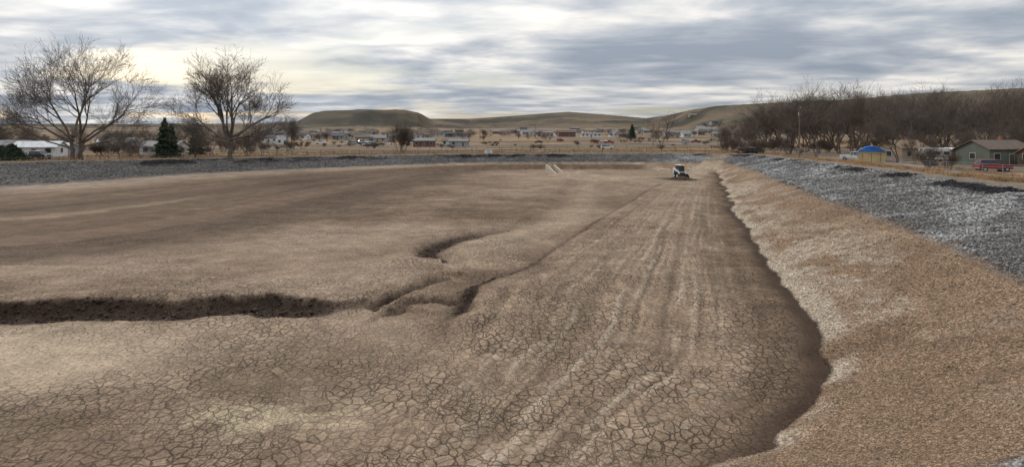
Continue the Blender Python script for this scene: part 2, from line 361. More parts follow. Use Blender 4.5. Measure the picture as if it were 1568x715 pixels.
s_=nt.nodes.new('ShaderNodeVectorMath'); s_.operation='SCALE'; nt.links.new(a.outputs['Color'],s_.inputs[0]); nt.links.new(mr_.outputs[0],s_.inputs['Scale']); nt.links.new(s_.outputs[0],b.inputs['Base Color']); b.inputs['Roughness'].default_value=.9; b.inputs['Specular IOR Level'].default_value=.2
RM=m
rr=np.random.RandomState(5)
def scatter(n,rmin,rmax,a0,a1):
    r=np.exp(rr.uniform(np.log(rmin),np.log(rmax),n)); a=np.radians(rr.uniform(a0,a1,n)); return r*np.sin(a),r*np.cos(a),r
x,y,r=scatter(170000,9,150,10,46)
zz,CC,MM,gg,ss_,ll=terrain(x,y,True)
k=(gg>.6); x,y,zz,r,CC=x[k],y[k],zz[k],r[k],CC[k]
br=rr.uniform(.5,1.6,len(x))**1.2
cl=CC*br[:,None]*np.array([1.02,1.0,.97])
size=rr.uniform(.06,.17,len(x))*np.clip(r/45,.7,2.0)
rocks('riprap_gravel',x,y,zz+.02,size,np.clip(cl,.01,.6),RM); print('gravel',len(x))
x,y,r=scatter(80000,9,75,8,42)
zz,CC,MM,gg,s2,ll=terrain(x,y,True)
k=(s2>.5)&(gg<.5); x,y,zz,r,CC=x[k],y[k],zz[k],r[k],CC[k]
size=rr.uniform(.02,.075,len(x))*np.clip(r/22,.6,2.0)*(1+(rr.rand(len(x))>.985)*1.2)
rocks('slope_pebbles',x,y,zz+.005,size,np.clip(CC*rr.uniform(.5,1.5,len(x))[:,None],.01,.6),RM); print('pebbles',len(x))
x,y,r=scatter(110000,60,175,-44,25)
zz,CC,MM,gg,s2,ll=terrain(x,y,True)
k=(gg>.7); x,y,zz,r,CC=x[k],y[k],zz[k],r[k],CC[k]
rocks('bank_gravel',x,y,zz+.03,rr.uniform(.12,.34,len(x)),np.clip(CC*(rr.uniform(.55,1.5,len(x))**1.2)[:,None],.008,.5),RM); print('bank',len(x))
x,y,r=scatter(120000,13,60,-44,40)
zz,CC,MM,gg,s2,dd=terrain(x,y,True)
pr=np.clip(dd*.8,0,1)*.55+.035; k=(gg<.2)&(s2<.3)&(rr.rand(len(x))<pr); x,y,zz,r,CC,dd=x[k],y[k],zz[k],r[k],CC[k],dd[k]
rocks('mud_clods',x,y,zz+.0,rr.uniform(.02,.08,len(x))*(1+dd*1.3)*np.clip(r/25,.7,1.6),np.clip(CC*rr.uniform(.6,1.35,len(x))[:,None],.01,.6),RM); print('clods',len(x))
bl=[(1218,373,.30),(1250,368,.25),(1275,358,.2),(1178,402,.2),(1188,405,.14)]
for (u,v,s) in bl:
    zt=1.0
    for _ in range(12):
        px,py=PW(u,v,zt); zt=tz(px,py)
    o=rocks('boulder',np.array([0.]),np.array([0.]),np.array([0.]),np.array([s*1.5]),np.array([[.36,.28,.20]]),RM); o.location=(px,py,zt+s*.15)

# ------------------------------------------------------------------ bare trees
def grow(S,rd,p,d,L,r,lvl,maxl,jit=.16,up=.06,kids=(2,),spread=.75,rmin=.012,dec=(.42,.68)):
    n=6 if lvl==0 else (5 if lvl<3 else 3)
    st=L/n; r0=r
    for i in range(n):
        r1=max(r*(1-.62*(i+1)/n),rmin)
        d=(d+Vector((rd.gauss(0,jit),rd.gauss(0,jit),rd.gauss(0,jit)*.7+up))).normalized()
        q=p+d*st; S.append((p.x,p.y,p.z,q.x,q.y,q.z,r0,r1)); p=q; r0=r1
        if lvl<maxl and i>=(1 if lvl>0 else 2):
            for _ in range(rd.choice(kids)):
                ax=Vector((rd.gauss(0,1),rd.gauss(0,1),rd.gauss(0,.6))); ax=(ax-d*ax.dot(d))
                if ax.length<1e-3: continue
                ax.normalize(); sp=rd.uniform(.55,1.15)*spread
                nd=(d*math.cos(sp)+ax*math.sin(sp)).normalized()
                grow(S,rd,p,nd,L*rd.uniform(*dec),max(r1*rd.uniform(.5,.75),rmin),lvl+1,maxl,jit*1.1,up,kids,spread,rmin,dec)
def seg_mesh(name,S,m):
    S=np.array(S); p=S[:,:3]; q=S[:,3:6]; r0=S[:,6]; r1=S[:,7]
    d=q-p; d/=np.linalg.norm(d,axis=1)[:,None]+1e-9
    ref=np.where(np.abs(d[:,2:3])<.9,np.array([[0,0,1.]]),np.array([[1.,0,0]]))
    a=np.cross(d,ref); a/=np.linalg.norm(a,axis=1)[:,None]; b=np.cross(d,a)
    Vs=[];Fs=[];off=0
    for k,sel in ((7,r0>.06),(3,r0<=.06)):
        idx=np.where(sel)[0]
        if len(idx)==0: continue
        th=np.arange(k)*2*math.pi/k
        ring=a[idx][:,None]*np.cos(th)[None,:,None]+b[idx][:,None]*np.sin(th)[None,:,None]
        V=np.concatenate([p[idx][:,None]+ring*r0[idx][:,None,None],q[idx][:,None]+ring*r1[idx][:,None,None]],1)
        j=np.arange(k); f=np.stack([j,(j+1)%k,(j+1)%k+k,j+k],1)
        Fs.append((f[None]+(np.arange(len(idx))*2*k)[:,None,None]).reshape(-1,4)+off); Vs.append(V.reshape(-1,3)); off+=len(idx)*2*k
    V=np.concatenate(Vs); Fc=np.concatenate(Fs)
    return mesh_np(name,V,Fc,4,[m],True)
bark=mat('bark_cottonwood',(.125,.098,.077),.95,.35,2.0,bump=.5)
bark2=mat('bark_grove',(.115,.090,.073),.95,.45,.4)
barkr=mat('bark_brush',(.115,.085,.064),.95,.4,.5)
def big_tree(name,u,Yd,seed,limbs,trunk,mxl,sc):
    rd=random.Random(seed); S=[]
    x=(u-U0)/F*Yd; zb=tz(x,Yd)-.2
    for (bx,h,r,lx) in trunk:
        pts=[Vector((bx,0,0))]; 
        for i in range(1,5): pts.append(Vector((bx+lx*(i/4)**1.2+rd.gauss(0,.08),rd.gauss(0,.1),h*i/4)))
        for i in range(4): S.append((*pts[i],*pts[i+1],r*(1.25 if i==0 else 1-.07*i),r*(1-.07*(i+1))))
    for (px,pz,dx,dy,dz,L,r) in limbs:
        grow(S,rd,Vector((px,0,pz)),Vector((dx,dy,dz)).normalized(),L,r,0,mxl,.13,.045,(1,2,2),.68,.017,(.42,.70))
    S=np.array(S); top=np.percentile(S[:,5],99.6) 
    o=seg_mesh(name,S,bark); o.location=(x,Yd,zb); H=CZ+(V0-sc[1])/F*Yd-zb; k=H/top
    wx=S[:,3]; wd=np.percentile(wx,99.3)-np.percentile(wx,.7); kx=sc[0]/F*Yd/wd; o.scale=(kx,kx,k); print(name,len(S),k,kx); return o
big_tree('cottonwood_tree',118,124,11,
 [(-1.2,4.5,-.75,.3,1,12.5,.34),(-1.5,5,-1.3,-.3,.75,11.5,.28),(-.8,6,-.15,.5,1,12.5,.32),(.6,4.5,.35,-.2,1,12.5,.34),(.8,4.5,.95,.4,.95,12,.3),(1.0,5,1.4,-.1,.6,10.5,.26),(-1.3,3.5,-1.3,-.5,.28,10,.2),(.7,6,.7,-.9,1,10,.24),(-.6,5,-.3,-.9,.9,10,.22),(1.0,3.8,1.3,.6,.35,9,.2)],
 [(-.9,6.5,.50,-.5),(.3,5,.5,.5),(1.0,4.8,.3,.3)],4,(240,62))
big_tree('cottonwood_tree',352,128,41,
 [(0,5.5,-.35,.2,1,10.5,.36),(0,5.5,.35,-.3,1,10.5,.34),(0,5,-.95,.3,.9,10.5,.32),(0,5.5,1.0,.2,.85,10.5,.33),(0,5,1.3,-.4,.5,9,.26),(0,4.8,-1.2,-.4,.55,9,.26),(0,5.5,.1,-.8,.9,10,.24),(0,4.6,1.0,.9,.5,8,.2),(0,4.4,-1.2,.6,.3,8,.2),(0,5.3,.05,.8,1,10,.25)],
 [(0,5.8,.58,.05)],4,(190,84))
def proto(seed,H,lvl=3,kids=(2,),m=bark2,nst=3,rmin=.018,r=.2,spr=.6):
    rd=random.Random(seed); S=[]
    for i in range(nst):
        a=rd.uniform(0,6.28); t=rd.uniform(.05,.45)
        grow(S,rd,Vector((math.cos(a)*.3,math.sin(a)*.3,0)),Vector((math.cos(a)*t,math.sin(a)*t,1)).normalized(),H*rd.uniform(.55,.8),r,0,lvl,.14,.07,kids,spr,rmin)
    o=seg_mesh('proto',S,m); me=o.data; bpy.data.objects.remove(o)
    zs=max(v.co.z for v in me.vertices); 
    for v in me.vertices: v.co*=H/zs
    print('proto',len(S)); return me
GP=[proto(1,18,3,(2,2,3),nst=2,r=.28),proto(2,17,3,(2,2,3),nst=3,r=.22),proto(3,19,3,(2,),nst=2,r=.3,spr=.7),proto(4,15,3,(2,),nst=4,r=.18),proto(8,18,3,(2,3),nst=2,r=.24,spr=.85)]
BP=[proto(5,5,2,(3,),m=barkr,nst=8,r=.05,rmin=.012,spr=.5),proto(6,5,2,(3,),m=barkr,nst=9,r=.05,rmin=.012,spr=.7)]
def group(name):
    e=bpy.data.objects.new(name,None); scene.collection.objects.link(e); return e
def inst(me,name,parent,x,y,h,h0,rd,wid=1.0):
    o=bpy.data.objects.new(name,me); scene.collection.objects.link(o); o.parent=parent
    s=h/h0; o.location=(x,y,tz(x,y)-.15); o.scale=(s*wid,s*wid,s); o.rotation_euler=(0,0,rd.uniform(0,6.28)); return o
rd=random.Random(77)
HP=[18,17,19,15,18]
gv=group('bare_tree_grove')
tu=[1095,1120,1150,1180,1205,1225,1260,1300,1330,1370,1410,1450,1490,1530,1568,1700]
tv=[178,170,163,152,132,126,116,110,128,138,126,132,120,130,116,112]
for i in range(95):
    u=rd.uniform(1100,1660); Yd=rd.uniform(165,290)
    if u<1190: Yd=rd.uniform(230,330)
    top=np.interp(u,tu,tv)+rd.uniform(-6,32)
    x=(u-U0)/F*Yd; zb=tz(x,Yd); h=CZ+(V0-top)/F*Yd-zb
    k=rd.randrange(5); inst(GP[k],'tree',gv,x,Yd,h,HP[k],rd,rd.uniform(.75,1.15))
for i in range(12):
    u=rd.uniform(1370,1640); Yd=rd.uniform(122,160); x=(u-U0)/F*Yd
    k=rd.randrange(5); inst(GP[k],'tree',gv,x,Yd,rd.uniform(7,11.5),HP[k],rd,1.0)
br=group('bare_brush')
for i in range(110):
    u=rd.uniform(1110,1640); Yd=rd.uniform(160,260); x=(u-U0)/F*Yd
    inst(BP[i%2],'brush',br,x,Yd,rd.uniform(2,6),5,rd,rd.uniform(1.0,1.6))
for i in range(14):
    u=rd.uniform(1400,1600); Yd=rd.uniform(98,118); x=(u-U0)/F*Yd
    if 1480<u<1565: continue
    inst(BP[i%2],'brush',br,x,Yd,rd.uniform(1.5,4.5),5,rd,1.0)
gl=group('bare_tree_grove')
for i in range(50):
    u=rd.uniform(-160,430); Yd=rd.uniform(190,330); x=(u-U0)/F*Yd
    top=rd.uniform(180,205) if u<380 else rd.uniform(192,206)
    h=CZ+(V0-top)/F*Yd-tz(x,Yd); k=rd.randrange(5); inst(GP[k],'tree',gl,x,Yd,h,HP[k],rd,1.3)
bl_=group('bare_brush')
for i in range(80):
    u=rd.uniform(-160,470); Yd=rd.uniform(165,290); x=(u-U0)/F*Yd
    inst(BP[i%2],'brush',bl_,x,Yd,rd.uniform(2,5),5,rd,rd.uniform(1,1.8))
def single(u,Yd,top,k,wid,nm='bare_tree',B=False):
    x=(u-U0)/F*Yd; h=CZ+(V0-top)/F*Yd-tz(x,Yd)
    me=(BP if B else GP)[k]; h0=5 if B else HP[k]
    o=bpy.data.objects.new(nm,me); scene.collection.objects.link(o); s=h/h0; o.location=(x,Yd,tz(x,Yd)-.1); o.scale=(s*wid,s*wid,s); o.rotation_euler=(0,0,rd.uniform(0,6))
single(440,210,163,1,1.1); single(380,150,178,3,1.25); single(298,150,184,3,1.2); single(322,170,186,3,1.1)
single(612,190,178,1,.9,'bare_shrub',True); single(618,192,184,0,.8,'bare_shrub',True); single(1013,260,165,2,.8); single(60,165,192,3,1.3); single(200,160,196,3,1.4)
single(1250,150,128,4,.9); single(1305,165,116,1,1.0); single(1210,175,142,0,.9)
tt=group('bare_tree_grove')
for i in range(110):
    u=rd.uniform(400,1130); Yd=rd.uniform(360,760); x=(u-U0)/F*Yd
    k=rd.randrange(5); inst(GP[k],'tree',tt,x,Yd,rd.uniform(3,8),HP[k],rd,1.6)
tb=group('bare_brush')
for i in range(70):
    u=rd.uniform(400,1100); Yd=rd.uniform(230,420); x=(u-U0)/F*Yd
    inst(BP[i%2],'brush',tb,x,Yd,rd.uniform(1,2.6),5,rd,rd.uniform(1.2,2.5))
leaf=mat('conifer_foliage',(.035,.055,.030),.9,.5,1.2)
def conifer(name,u,Yd,top,wd,seed):
    x=(u-U0)/F*Yd; zb=tz(x,Yd); H=CZ+(V0-top)/F*Yd-zb; q=np.random.RandomState(seed)
    n=9000; t=q.beta(1.1,1.5,n); a=q.uniform(0,6.283,n); lob=1+.25*np.sin(a*5+t*40)+.15*q.randn(n)
    rad=wd*(1-t)**.8*np.sqrt(q.uniform(.15,1,n))*lob*(.75+.25*np.sin(t*45))+.1
    c=np.stack([rad*np.cos(a),rad*np.sin(a),.6+t*(H-.6)-rad*.15],1)
    s=q.uniform(.12,.3,n)
    o1=q.randn(n,3); o2=q.randn(n,3); 
    V=np.stack([c+o1*s[:,None]*.6,c+o2*s[:,None]*.6,c-o1*s[:,None]*.5+np.array([0,0,-.1])],1).reshape(-1,3)
    lo=mesh_np('foliage',V,np.arange(3*n).reshape(-1,3),3,[leaf]); S=[(0,0,0,0,0,H*.9,.22,.04)]
    tr=seg_mesh('trunk',S,bark2); e=group(name); e.location=(x,Yd,zb); lo.parent=e; tr.parent=e
conifer('pine_tree',252,150,181,2.6,1); conifer('pine_tree',262,153,190,2.2,2)
conifer('juniper_bush',18,135,221,3.3,3); conifer('juniper_bush',2,138,224,3,4)
conifer('juniper_tree',300,175,196,2.3,6)
conifer('juniper_tree',968,460,190,4.0,21)
print('trees',time.time()-T0)
# ------------------------------------------------------------------ mesh builder
class MB:
    def __init__(s): s.v=[];s.f=[];s.mi=[];s.mats=[]
    def m(s,mt):
        if mt not in s.mats: s.mats.append(mt)
        return s.mats.index(mt)
    def add(s,vs,fs,mt):
        o=len(s.v); s.v+= [tuple(v) for v in vs]; i=s.m(mt)
        for f in fs: s.f.append(tuple(o+k for k in f)); s.mi.append(i)
    def box(s,c,d,mt,rot=None,taper=1.0):
        vs=[]
        for z in (-1,1):
            k=taper if z>0 else 1
            for x,y in ((-1,-1),(1,-1),(1,1),(-1,1)):
                p=Vector((x*d[0]/2*k,y*d[1]/2*k,z*d[2]/2))
                if rot: p=rot@p
                vs.append((p.x+c[0],p.y+c[1],p.z+c[2]))
        s.add(vs,[(0,3,2,1),(4,5,6,7),(0,1,5,4),(1,2,6,5),(2,3,7,6),(3,0,4,7)],mt)
    def cyl(s,c,r,h,mt,axis='z',n=14,r2=None):
        r2=r if r2 is None else r2; vs=[]
        for k,rr_ in ((-h/2,r),(h/2,r2)):
            for i in range(n):
                a=i*2*math.pi/n; p=(rr_*math.cos(a),rr_*math.sin(a),k)
                if axis=='x': p=(p[2],p[0],p[1])
                if axis=='y': p=(p[0],p[2],p[1])
                vs.append((p[0]+c[0],p[1]+c[1],p[2]+c[2]))
        fs=[(i,(i+1)%n,(i+1)%n+n,i+n) for i in range(n)]+[tuple(range(n))[::-1],tuple(range(n,2*n))]
        s.add(vs,fs,mt)
    def prism(s,prof,x0,x1,mt,inset=0):
        n=len(prof); vs=[(x0,y,z) for y,z in prof]+[(x1,y,z) for y,z in prof]
        s.add(vs,[(i,(i+1)%n,(i+1)%n+n,i+n) for i in range(n)]+[tuple(range(n))[::-1],tuple(range(n,2*n))],mt)
    def build(s,name,loc=(0,0,0),rz=0,parent=None,bevel=0):
        me=bpy.data.meshes.new(name); me.from_pydata(s.v,[],s.f); 
        for mt in s.mats: me.materials.append(mt)
        me.polygons.foreach_set('material_index',s.mi); me.update()
        import bmesh
        bm=bmesh.new(); bm.from_mesh(me); bmesh.ops.recalc_face_normals(bm,faces=bm.faces); bm.to_mesh(me); bm.free()
        o=bpy.data.objects.new(name,me); scene.collection.objects.link(o); o.location=loc; o.rotation_euler=(0,0,rz)
        if parent: o.parent=parent
        if bevel: b=o.modifiers.new('bevel','BEVEL'); b.width=bevel; b.segments=2; b.limit_method='ANGLE'
        return o
glass=mat('window_glass',(.03,.035,.04),.15,.2,2,spec=.6); white=mat('white_paint',(.66,.66,.64),.6,.15,1.5); trim=mat('trim_paint',(.42,.40,.37),.7,.15,2)
rubber=mat('tyre_rubber',(.02,.02,.02),.9,.2,6); steel=mat('galvanised_steel',(.35,.35,.36),.5,.2,3,metal=.6); blk=mat('black_paint',(.02,.02,.022),.5,.3,3)
wood=mat('weathered_wood',(.13,.10,.075),.95,.35,3); conc=mat('concrete',(.42,.35,.27),.9,.2,2,bump=.4)
WC={'white':(.58,.57,.54),'tan':(.32,.25,.18),'grey':(.27,.27,.27),'red':(.14,.06,.047),'brown':(.14,.095,.065),'blue':(.19,.22,.25),'cream':(.40,.35,.28),'green':(.11,.125,.10),'yellow':(.50,.36,.15)}
RC={'dark':(.07,.065,.062),'grey':(.20,.195,.19),'brown':(.12,.085,.065),'red':(.13,.055,.045),'white':(.5,.5,.5),'tan':(.26,.17,.105),'blue':(.03,.16,.55)}
def house(name,u,Yd,w,d,h,rh,wc,rc,rz=0,dz=0,chim=False,porch=False,over=.35):
    x=(u-U0)/F*Yd; zb=tz(x,Yd)+dz; B=MB(); wm=mat('wall_'+wc,WC[wc],.85,.15,.8); rm=mat('roof_'+rc,RC[rc],.85,.25,1.5)
    B.box((0,0,h/2-.3),(w,d,h+.6),wm)
    B.add([(-w/2,-d/2,h),(-w/2,d/2,h),(-w/2,0,h+rh),(w/2,-d/2,h),(w/2,d/2,h),(w/2,0,h+rh)],[(0,1,2),(3,5,4),(0,2,5,3),(1,4,5,2)],wm)
    e=over; k=rh/(d/2); t=.14
    for sg in (-1,1):
        y0=sg*(d/2+e); z0=h-k*e+.03
        B.add([(-w/2-e,y0,z0),(w/2+e,y0,z0),(w/2+e,0,h+rh+.03),(-w/2-e,0,h+rh+.03),(-w/2-e,y0,z0+t),(w/2+e,y0,z0+t),(w/2+e,0,h+rh+t+.03),(-w/2-e,0,h+rh+t+.03)],[(0,1,2,3),(4,7,6,5),(0,4,5,1),(1,5,6,2),(3,7,4,0)],rm)
    nwin=max(2,int(w/2.8))
    for i in range(nwin):
        xx=-w/2+w*(i+.5)/nwin
        if i==nwin//2:
            B.box((xx,-d/2-.03,1.02),(1.0,.08,2.05),trim); B.box((xx,-d/2-.075,1.0),(.85,.03,1.9),mat('door_paint',(.12,.09,.07),.7))
        else:
            B.box((xx,-d/2-.03,1.55),(1.3,.08,1.2),trim); B.box((xx,-d/2-.075,1.55),(1.1,.03,1.0),glass)
    for sg in (-1,1):
        B.box((sg*(w/2+.03),0,1.55),(.08,1.3,1.2),trim); B.box((sg*(w/2+.075),0,1.55),(.03,1.1,1.0),glass)
    if chim: B.box((w*.2,.4,h+rh+.2),(.5,.5,1.3),mat('brick_chimney',(.25,.1,.07),.9,.3,5))
    if porch:
        B.box((-w*.15,-d/2-1.1,h-.25),(w*.45,2.0,.12),rm)
        for q in (-1,1): B.box((-w*.15+q*w*.2,-d/2-2.0,(h-.3)/2),(.12,.12,h-.3),trim)
    return B.build(name,(x,Yd,zb),rz)
house('ranch_house',1382,140,7.5,6,2.7,1.5,'tan','tan',.35,chim=True)
B=MB(); ym=mat('canvas_yellow',WC['yellow'],.8,.15,1.2); bm_=mat('tarp_blue',(.03,.17,.56),.45,.15,1.5,bump=.6)
B.box((0,0,.95),(4.2,4.4,1.9),ym)
pr=[(-2.35,1.75),(-2.2,2.0),(-1.2,2.65),(-.2,2.95),(.9,2.75),(2.1,2.05),(2.35,1.2),(2.22,1.2),(2.0,1.9),(-2.15,1.85)]
B.prism(pr,-2.25,2.25,bm_); B.box((-2.14,0,2.1),(.05,3.6,.9),ym); B.box((2.14,0,2.1),(.05,3.6,.9),ym)
for q in (-1.4,0,1.4): B.box((-2.13,q,1.0),(.06,.08,1.9),wood)
B.box((1.6,-2.25,1.5),(1.5,.06,.7),bm_)
x=(1334-U0)/F*131; o=B.build('tarp_covered_shed',(x,131,tz(x,131)-.1),1.1,bevel=.05); o.scale=(1.1,1.1,1.1)
house('green_house',1522,118,8.5,7,2.8,1.4,'green','brown',.15,chim=True)
house('garden_shed',1480,130,3.5,3,2.2,.8,'brown','dark',.3)
house('storage_shed',1585,112,4,3,2.2,.9,'brown','tan',.3)
def trailer(u,Yd,rz,L=6.5):
    B=MB(); prof=[(-L/2,.5),(-L/2-.25,1.2),(-L/2+.1,2.5),(-L/2+.5,2.75),(L/2-.4,2.75),(L/2,2.5),(L/2,.5)]
    B.prism(prof,-1.15,1.15,white)
    for sx in (-1,1):
        B.box((sx*1.16,0,1.1),(.03,L*.9,.18),mat('stripe_brown',(.25,.16,.1),.6))
        for y in (-2,.2,2): B.box((sx*1.165,y*L/6.5,1.75),(.04,1.0,.6),glass)
        for y in (-.5,.5): B.cyl((sx*1.02,y,.35),.35,.24,rubber,'x')
    B.box((-1.17,1.2,1.35),(.03,.7,1.75),trim); B.box((0,-L/2-.9,.45),(.12,1.6,.12),blk)
    x=(u-U0)/F*Yd; B.build('travel_trailer',(x,Yd,tz(x,Yd)),rz,bevel=.06)
trailer(1432,133,1.4,5.2); trailer(1464,136,1.7,4)
def vehicle(name,u,Yd,kind,col,rz,z=None,X=None):
    B=MB(); cm=mat('paint_'+col,{'white':(.6,.6,.59),'red':(.20,.022,.02),'dark':(.03,.032,.035),'silver':(.35,.36,.37),'blue':(.05,.08,.15),'rust':(.12,.06,.04)}[col],.4,.15,2,spec=.4)
    W=.93
    if kind=='pickup':
        L=2.7
        B.prism([(-L,.45),(-L,.95),(-L+.1,1.08),(-1.3,1.12),(-1.25,1.1),(.75,1.1),(.75,.45)],-W,W,cm)
        B.box((0,1.72,.6),(2*W,1.94,.3),cm)
        for sx in (-1,1): B.box((sx*(W-.06),1.72,.95),(.12,1.94,.4),cm)
        B.box((0,2.66,.95),(1.62,.06,.4),cm)
        cab=[(-1.35,1.1),(-.75,1.72),(.55,1.75),(.72,1.1)]
    else:
        L=2.3
        B.prism([(-L,.4),(-L,.85),(-L+.12,1.0),(-1.1,1.08),(L-.05,1.08),(L,.95),(L,.4)],-W,W,cm)
        cab=[(-1.15,1.08),(-.5,1.7),(1.95,1.7),(2.2,1.08)] if kind=='suv' else [(-1.0,1.05),(-.35,1.45),(1.0,1.45),(1.7,1.05)]
    i_=.14
    vs=[(-W+.02 if z_<1.2 else -W+i_,y,z_) for y,z_ in cab]+[(W-.02 if z_<1.2 else W-i_,y,z_) for y,z_ in cab]
    B.add(vs,[(0,1,2,3),(7,6,5,4),(0,4,5,1),(1,5,6,2),(2,6,7,3),(3,7,4,0)],glass)
    y1,z1=cab[1]; y2,z2=cab[2]
    B.box((0,(y1+y2)/2,z1+.03),(2*(W-i_)+.06,abs(y2-y1)+.1,.07),cm)
    for sx in (-1,1):
        for (ya,za),(yb,zb_) in ((cab[0],cab[1]),(cab[2],cab[3]),((.1,1.08),(.12,z1))):
            a=Vector((sx*((W-.01)if za<1.2 else W-i_),ya,za)); b=Vector((sx*((W-.01) if zb_<1.2 else W-i_+.01),yb,zb_)); c=(a+b)/2; L_=(b-a).length
            B.box(c,(.07,.09,L_),cm,(b-a).to_track_quat('Z','Y').to_matrix())
        B.box((sx*.68,-L-.01,.78),(.34,.06,.2),mat('headlamp_lens',(.6,.6,.55),.2,.1)); B.box((sx*.8,L+.0 if kind!='pickup' else 2.7,.85),(.18,.06,.25),mat('tail_lamp',(.35,.02,.02),.3,.1))
        B.box((sx*(W+.08),-.85,1.15),(.14,.1,.14),cm)
        for y in (-L+.85,L-.8 if kind!='pickup' else 1.75):
            B.cyl((sx*(W-.1),y,.36),.42,.18,blk,'x',18); B.cyl((sx*(W-.08),y,.36),.36,.22,rubber,'x',18); B.cyl((sx*(W+.025),y,.36),.19,.04,steel,'x',12)
    B.box((0,-L-.06,.52),(1.8,.14,.18),steel); B.box((0,L+.05 if kind!='pickup' else 2.76,.52),(1.8,.12,.18),steel); B.box((0,-L-.012,.78),(.95,.05,.2),blk)
    x=(u-U0)/F*Yd if X is None else X; zz=tz(x,Yd) if z is None else z
    return B.build(name,(x,Yd,zz),rz,bevel=.025)
vehicle('red_suv',1520,98,'suv','red',1.45)
vehicle('white_pickup_truck',1308,142,'pickup','white',1.0)
vehicle('pickup_truck',1152,160.5,'pickup','dark',1.9)
vehicle('pickup_truck',1138,166,'pickup','rust',1.7)
vehicle('parked_car',62,143,'suv','dark',1.3)
B=MB(); B.box((0,0,.7),(2.1,5,.15),wood); 
for sx in (-1,1):
    B.box((sx*1.03,0,.95),(.05,5,.4),blk)
    for y in (-.5,.45): B.cyl((sx*1.16,y,.38),.37,.22,rubber,'x')
B.box((0,-3.1,.6),(.1,1.4,.1),blk)
for i in range(9): B.box((random.Random(i).uniform(-.6,.6),random.Random(i+9).uniform(-2,2),1.0+.1*(i%3)),(.8,.7,.45),blk if i%2 else wood,Matrix.Rotation(i,3,'Z'))
x=(1128-U0)/F*159; B.build('utility_trailer',(x+3,159,tz(x+3,159)),1.4,bevel=.02)
house('white_house',62,152,8.5,7,2.3,1.2,'white','white',.25)
house('white_house',18,185,10,6,2.4,1.2,'white','grey',.1)
house('white_house',252,176,10,6,2.5,1.2,'white','grey',-.1,porch=True)
house('white_house',180,230,11,6,2.6,1.3,'white','white',.1)
house('farm_shed',100,165,5,4,2.2,1.0,'grey','white',-.3)
house('farm_shed',215,200,6,5,2.3,1.2,'brown','dark',.3)
house('red_barn',650,285,9.0,7,2.6,1.1,'red','grey',.05); house('metal_shed',703,285,8,6,2.4,.7,'grey','grey',-.05); house('metal_shed',686,300,5,6,2.2,.8,'white','brown',0)
house('white_house',433,330,5,5,5.2,1.6,'white','grey',.2); house('white_house',416,350,9,7,2.6,1.2,'white','dark',-.1)
house('brick_house',867,520,13,9,3.4,1.6,'red','brown',.1); house('mobile_home',905,500,15,5,2.4,.8,'white','grey',.0); house('mobile_home',945,520,13,5,2.4,.8,'white','grey',.05)
house('mobile_home',1052,560,17,6,3.0,1.0,'white','grey',.0); house('warehouse',1085,640,24,10,3.8,1.4,'cream','grey',.1)
rd=random.Random(4)
wl=['white','white','white','tan','grey','tan','brown','blue','cream','tan','grey','red']; rl=['dark','grey','brown','grey','dark','brown']
for i in range(100):
    if i<60: u=rd.uniform(395,1100); Yd=rd.uniform(440,760)
    elif i<86: u=rd.uniform(450,660); Yd=rd.uniform(360,560)
    else: u=rd.uniform(780,1080); Yd=rd.uniform(700,980)
    house('town_house',u,Yd,rd.uniform(7,13),rd.uniform(5,8),rd.uniform(2.3,3.0),rd.uniform(.9,1.6),rd.choice(wl),rd.choice(rl),rd.uniform(-.4,.4),chim=rd.random()>.6,porch=rd.random()>.6)
for i in range(26):
    u=rd.uniform(480,640) if i<16 else rd.uniform(820,1090); Yd=rd.uniform(290,360) if i<16 else rd.uniform(320,440)
    vehicle('parked_car',u,Yd,rd.choice(['suv','car','pickup']),rd.choice(['white','silver','dark','red','blue','white']),rd.uniform(0,6.28))
vehicle('parked_car',930,240,'suv','white',1.5)
def pole(u,Yd,h,arm=True,rz=0):
    B=MB(); B.cyl((0,0,h/2),.16,h,wood,n=10,r2=.1)
    if arm:
        B.box((0,-.14,h-.6),(2.2,.1,.12),wood)
        for q in (-1,-.5,.5,1): B.cyl((q,-.14,h-.45),.05,.18,steel,n=8)
        B.cyl((.28,0,h-1.8),.2,.7,steel,n=12)
    x=(u-U0)/F*Yd; B.build('utility_pole',(x,Yd,tz(x,Yd)-.1),rz); return Vector((x,Yd,tz(x,Yd)+h-.5))
p0=pole(1224,138,10.8,True,1.3)
pole(1158,230,10); pole(450,230,9.5); pole(398,330,9); pole(560,420,9); pole(735,430,9); pole(820,480,9); pole(980,420,9.5); pole(1000,300,9); pole(1090,380,9)
S=[]
def wire(a,b,sag):
    pr=None
    for i in range(13):
        t=i/12; p=a.lerp(b,t)-Vector((0,0,sag*4*t*(1-t)))
        if pr: S.append((*pr,*p,.012,.012))
        pr=p
wire(p0,Vector((84,230,tz(84,230)+9)),1.2); wire(p0,Vector((95,90,10)),1.5); wire(p0+Vector((.8,0,0)),Vector((95.8,90,10)),1.5)
seg_mesh('power_line',S,blk)
def fence(name,pts,h,sp,m,rails=(1.0,.55),pr=.035,rr_=.018):
    S=[];prev=None
    for i in range(len(pts)-1):
        a=Vector((*pts[i],0)); b=Vector((*pts[i+1],0)); n=max(1,int((b-a).length/sp))
        for k in range(n+(i==len(pts)-2)):
            p=a.lerp(b,k/n); zz=tz(p.x,p.y); p.z=zz
            S.append((p.x,p.y,zz-.2,p.x,p.y,zz+h,pr,pr))
            if prev:
                for q in rails: S.append((prev.x,prev.y,prev.z+h*q,p.x,p.y,zz+h*q,rr_,rr_))
            prev=p.copy()
    seg_mesh(name,S,m)
def gp(u,Y): return ((u-U0)/F*Y,Y)
fence('chain_link_fence',[gp(1172,165),gp(1215,140),gp(1290,118),gp(1400,98),gp(1640,76)],1.6,2.6,steel,(1,.8,.6,.4,.2,.05),.04,.014)
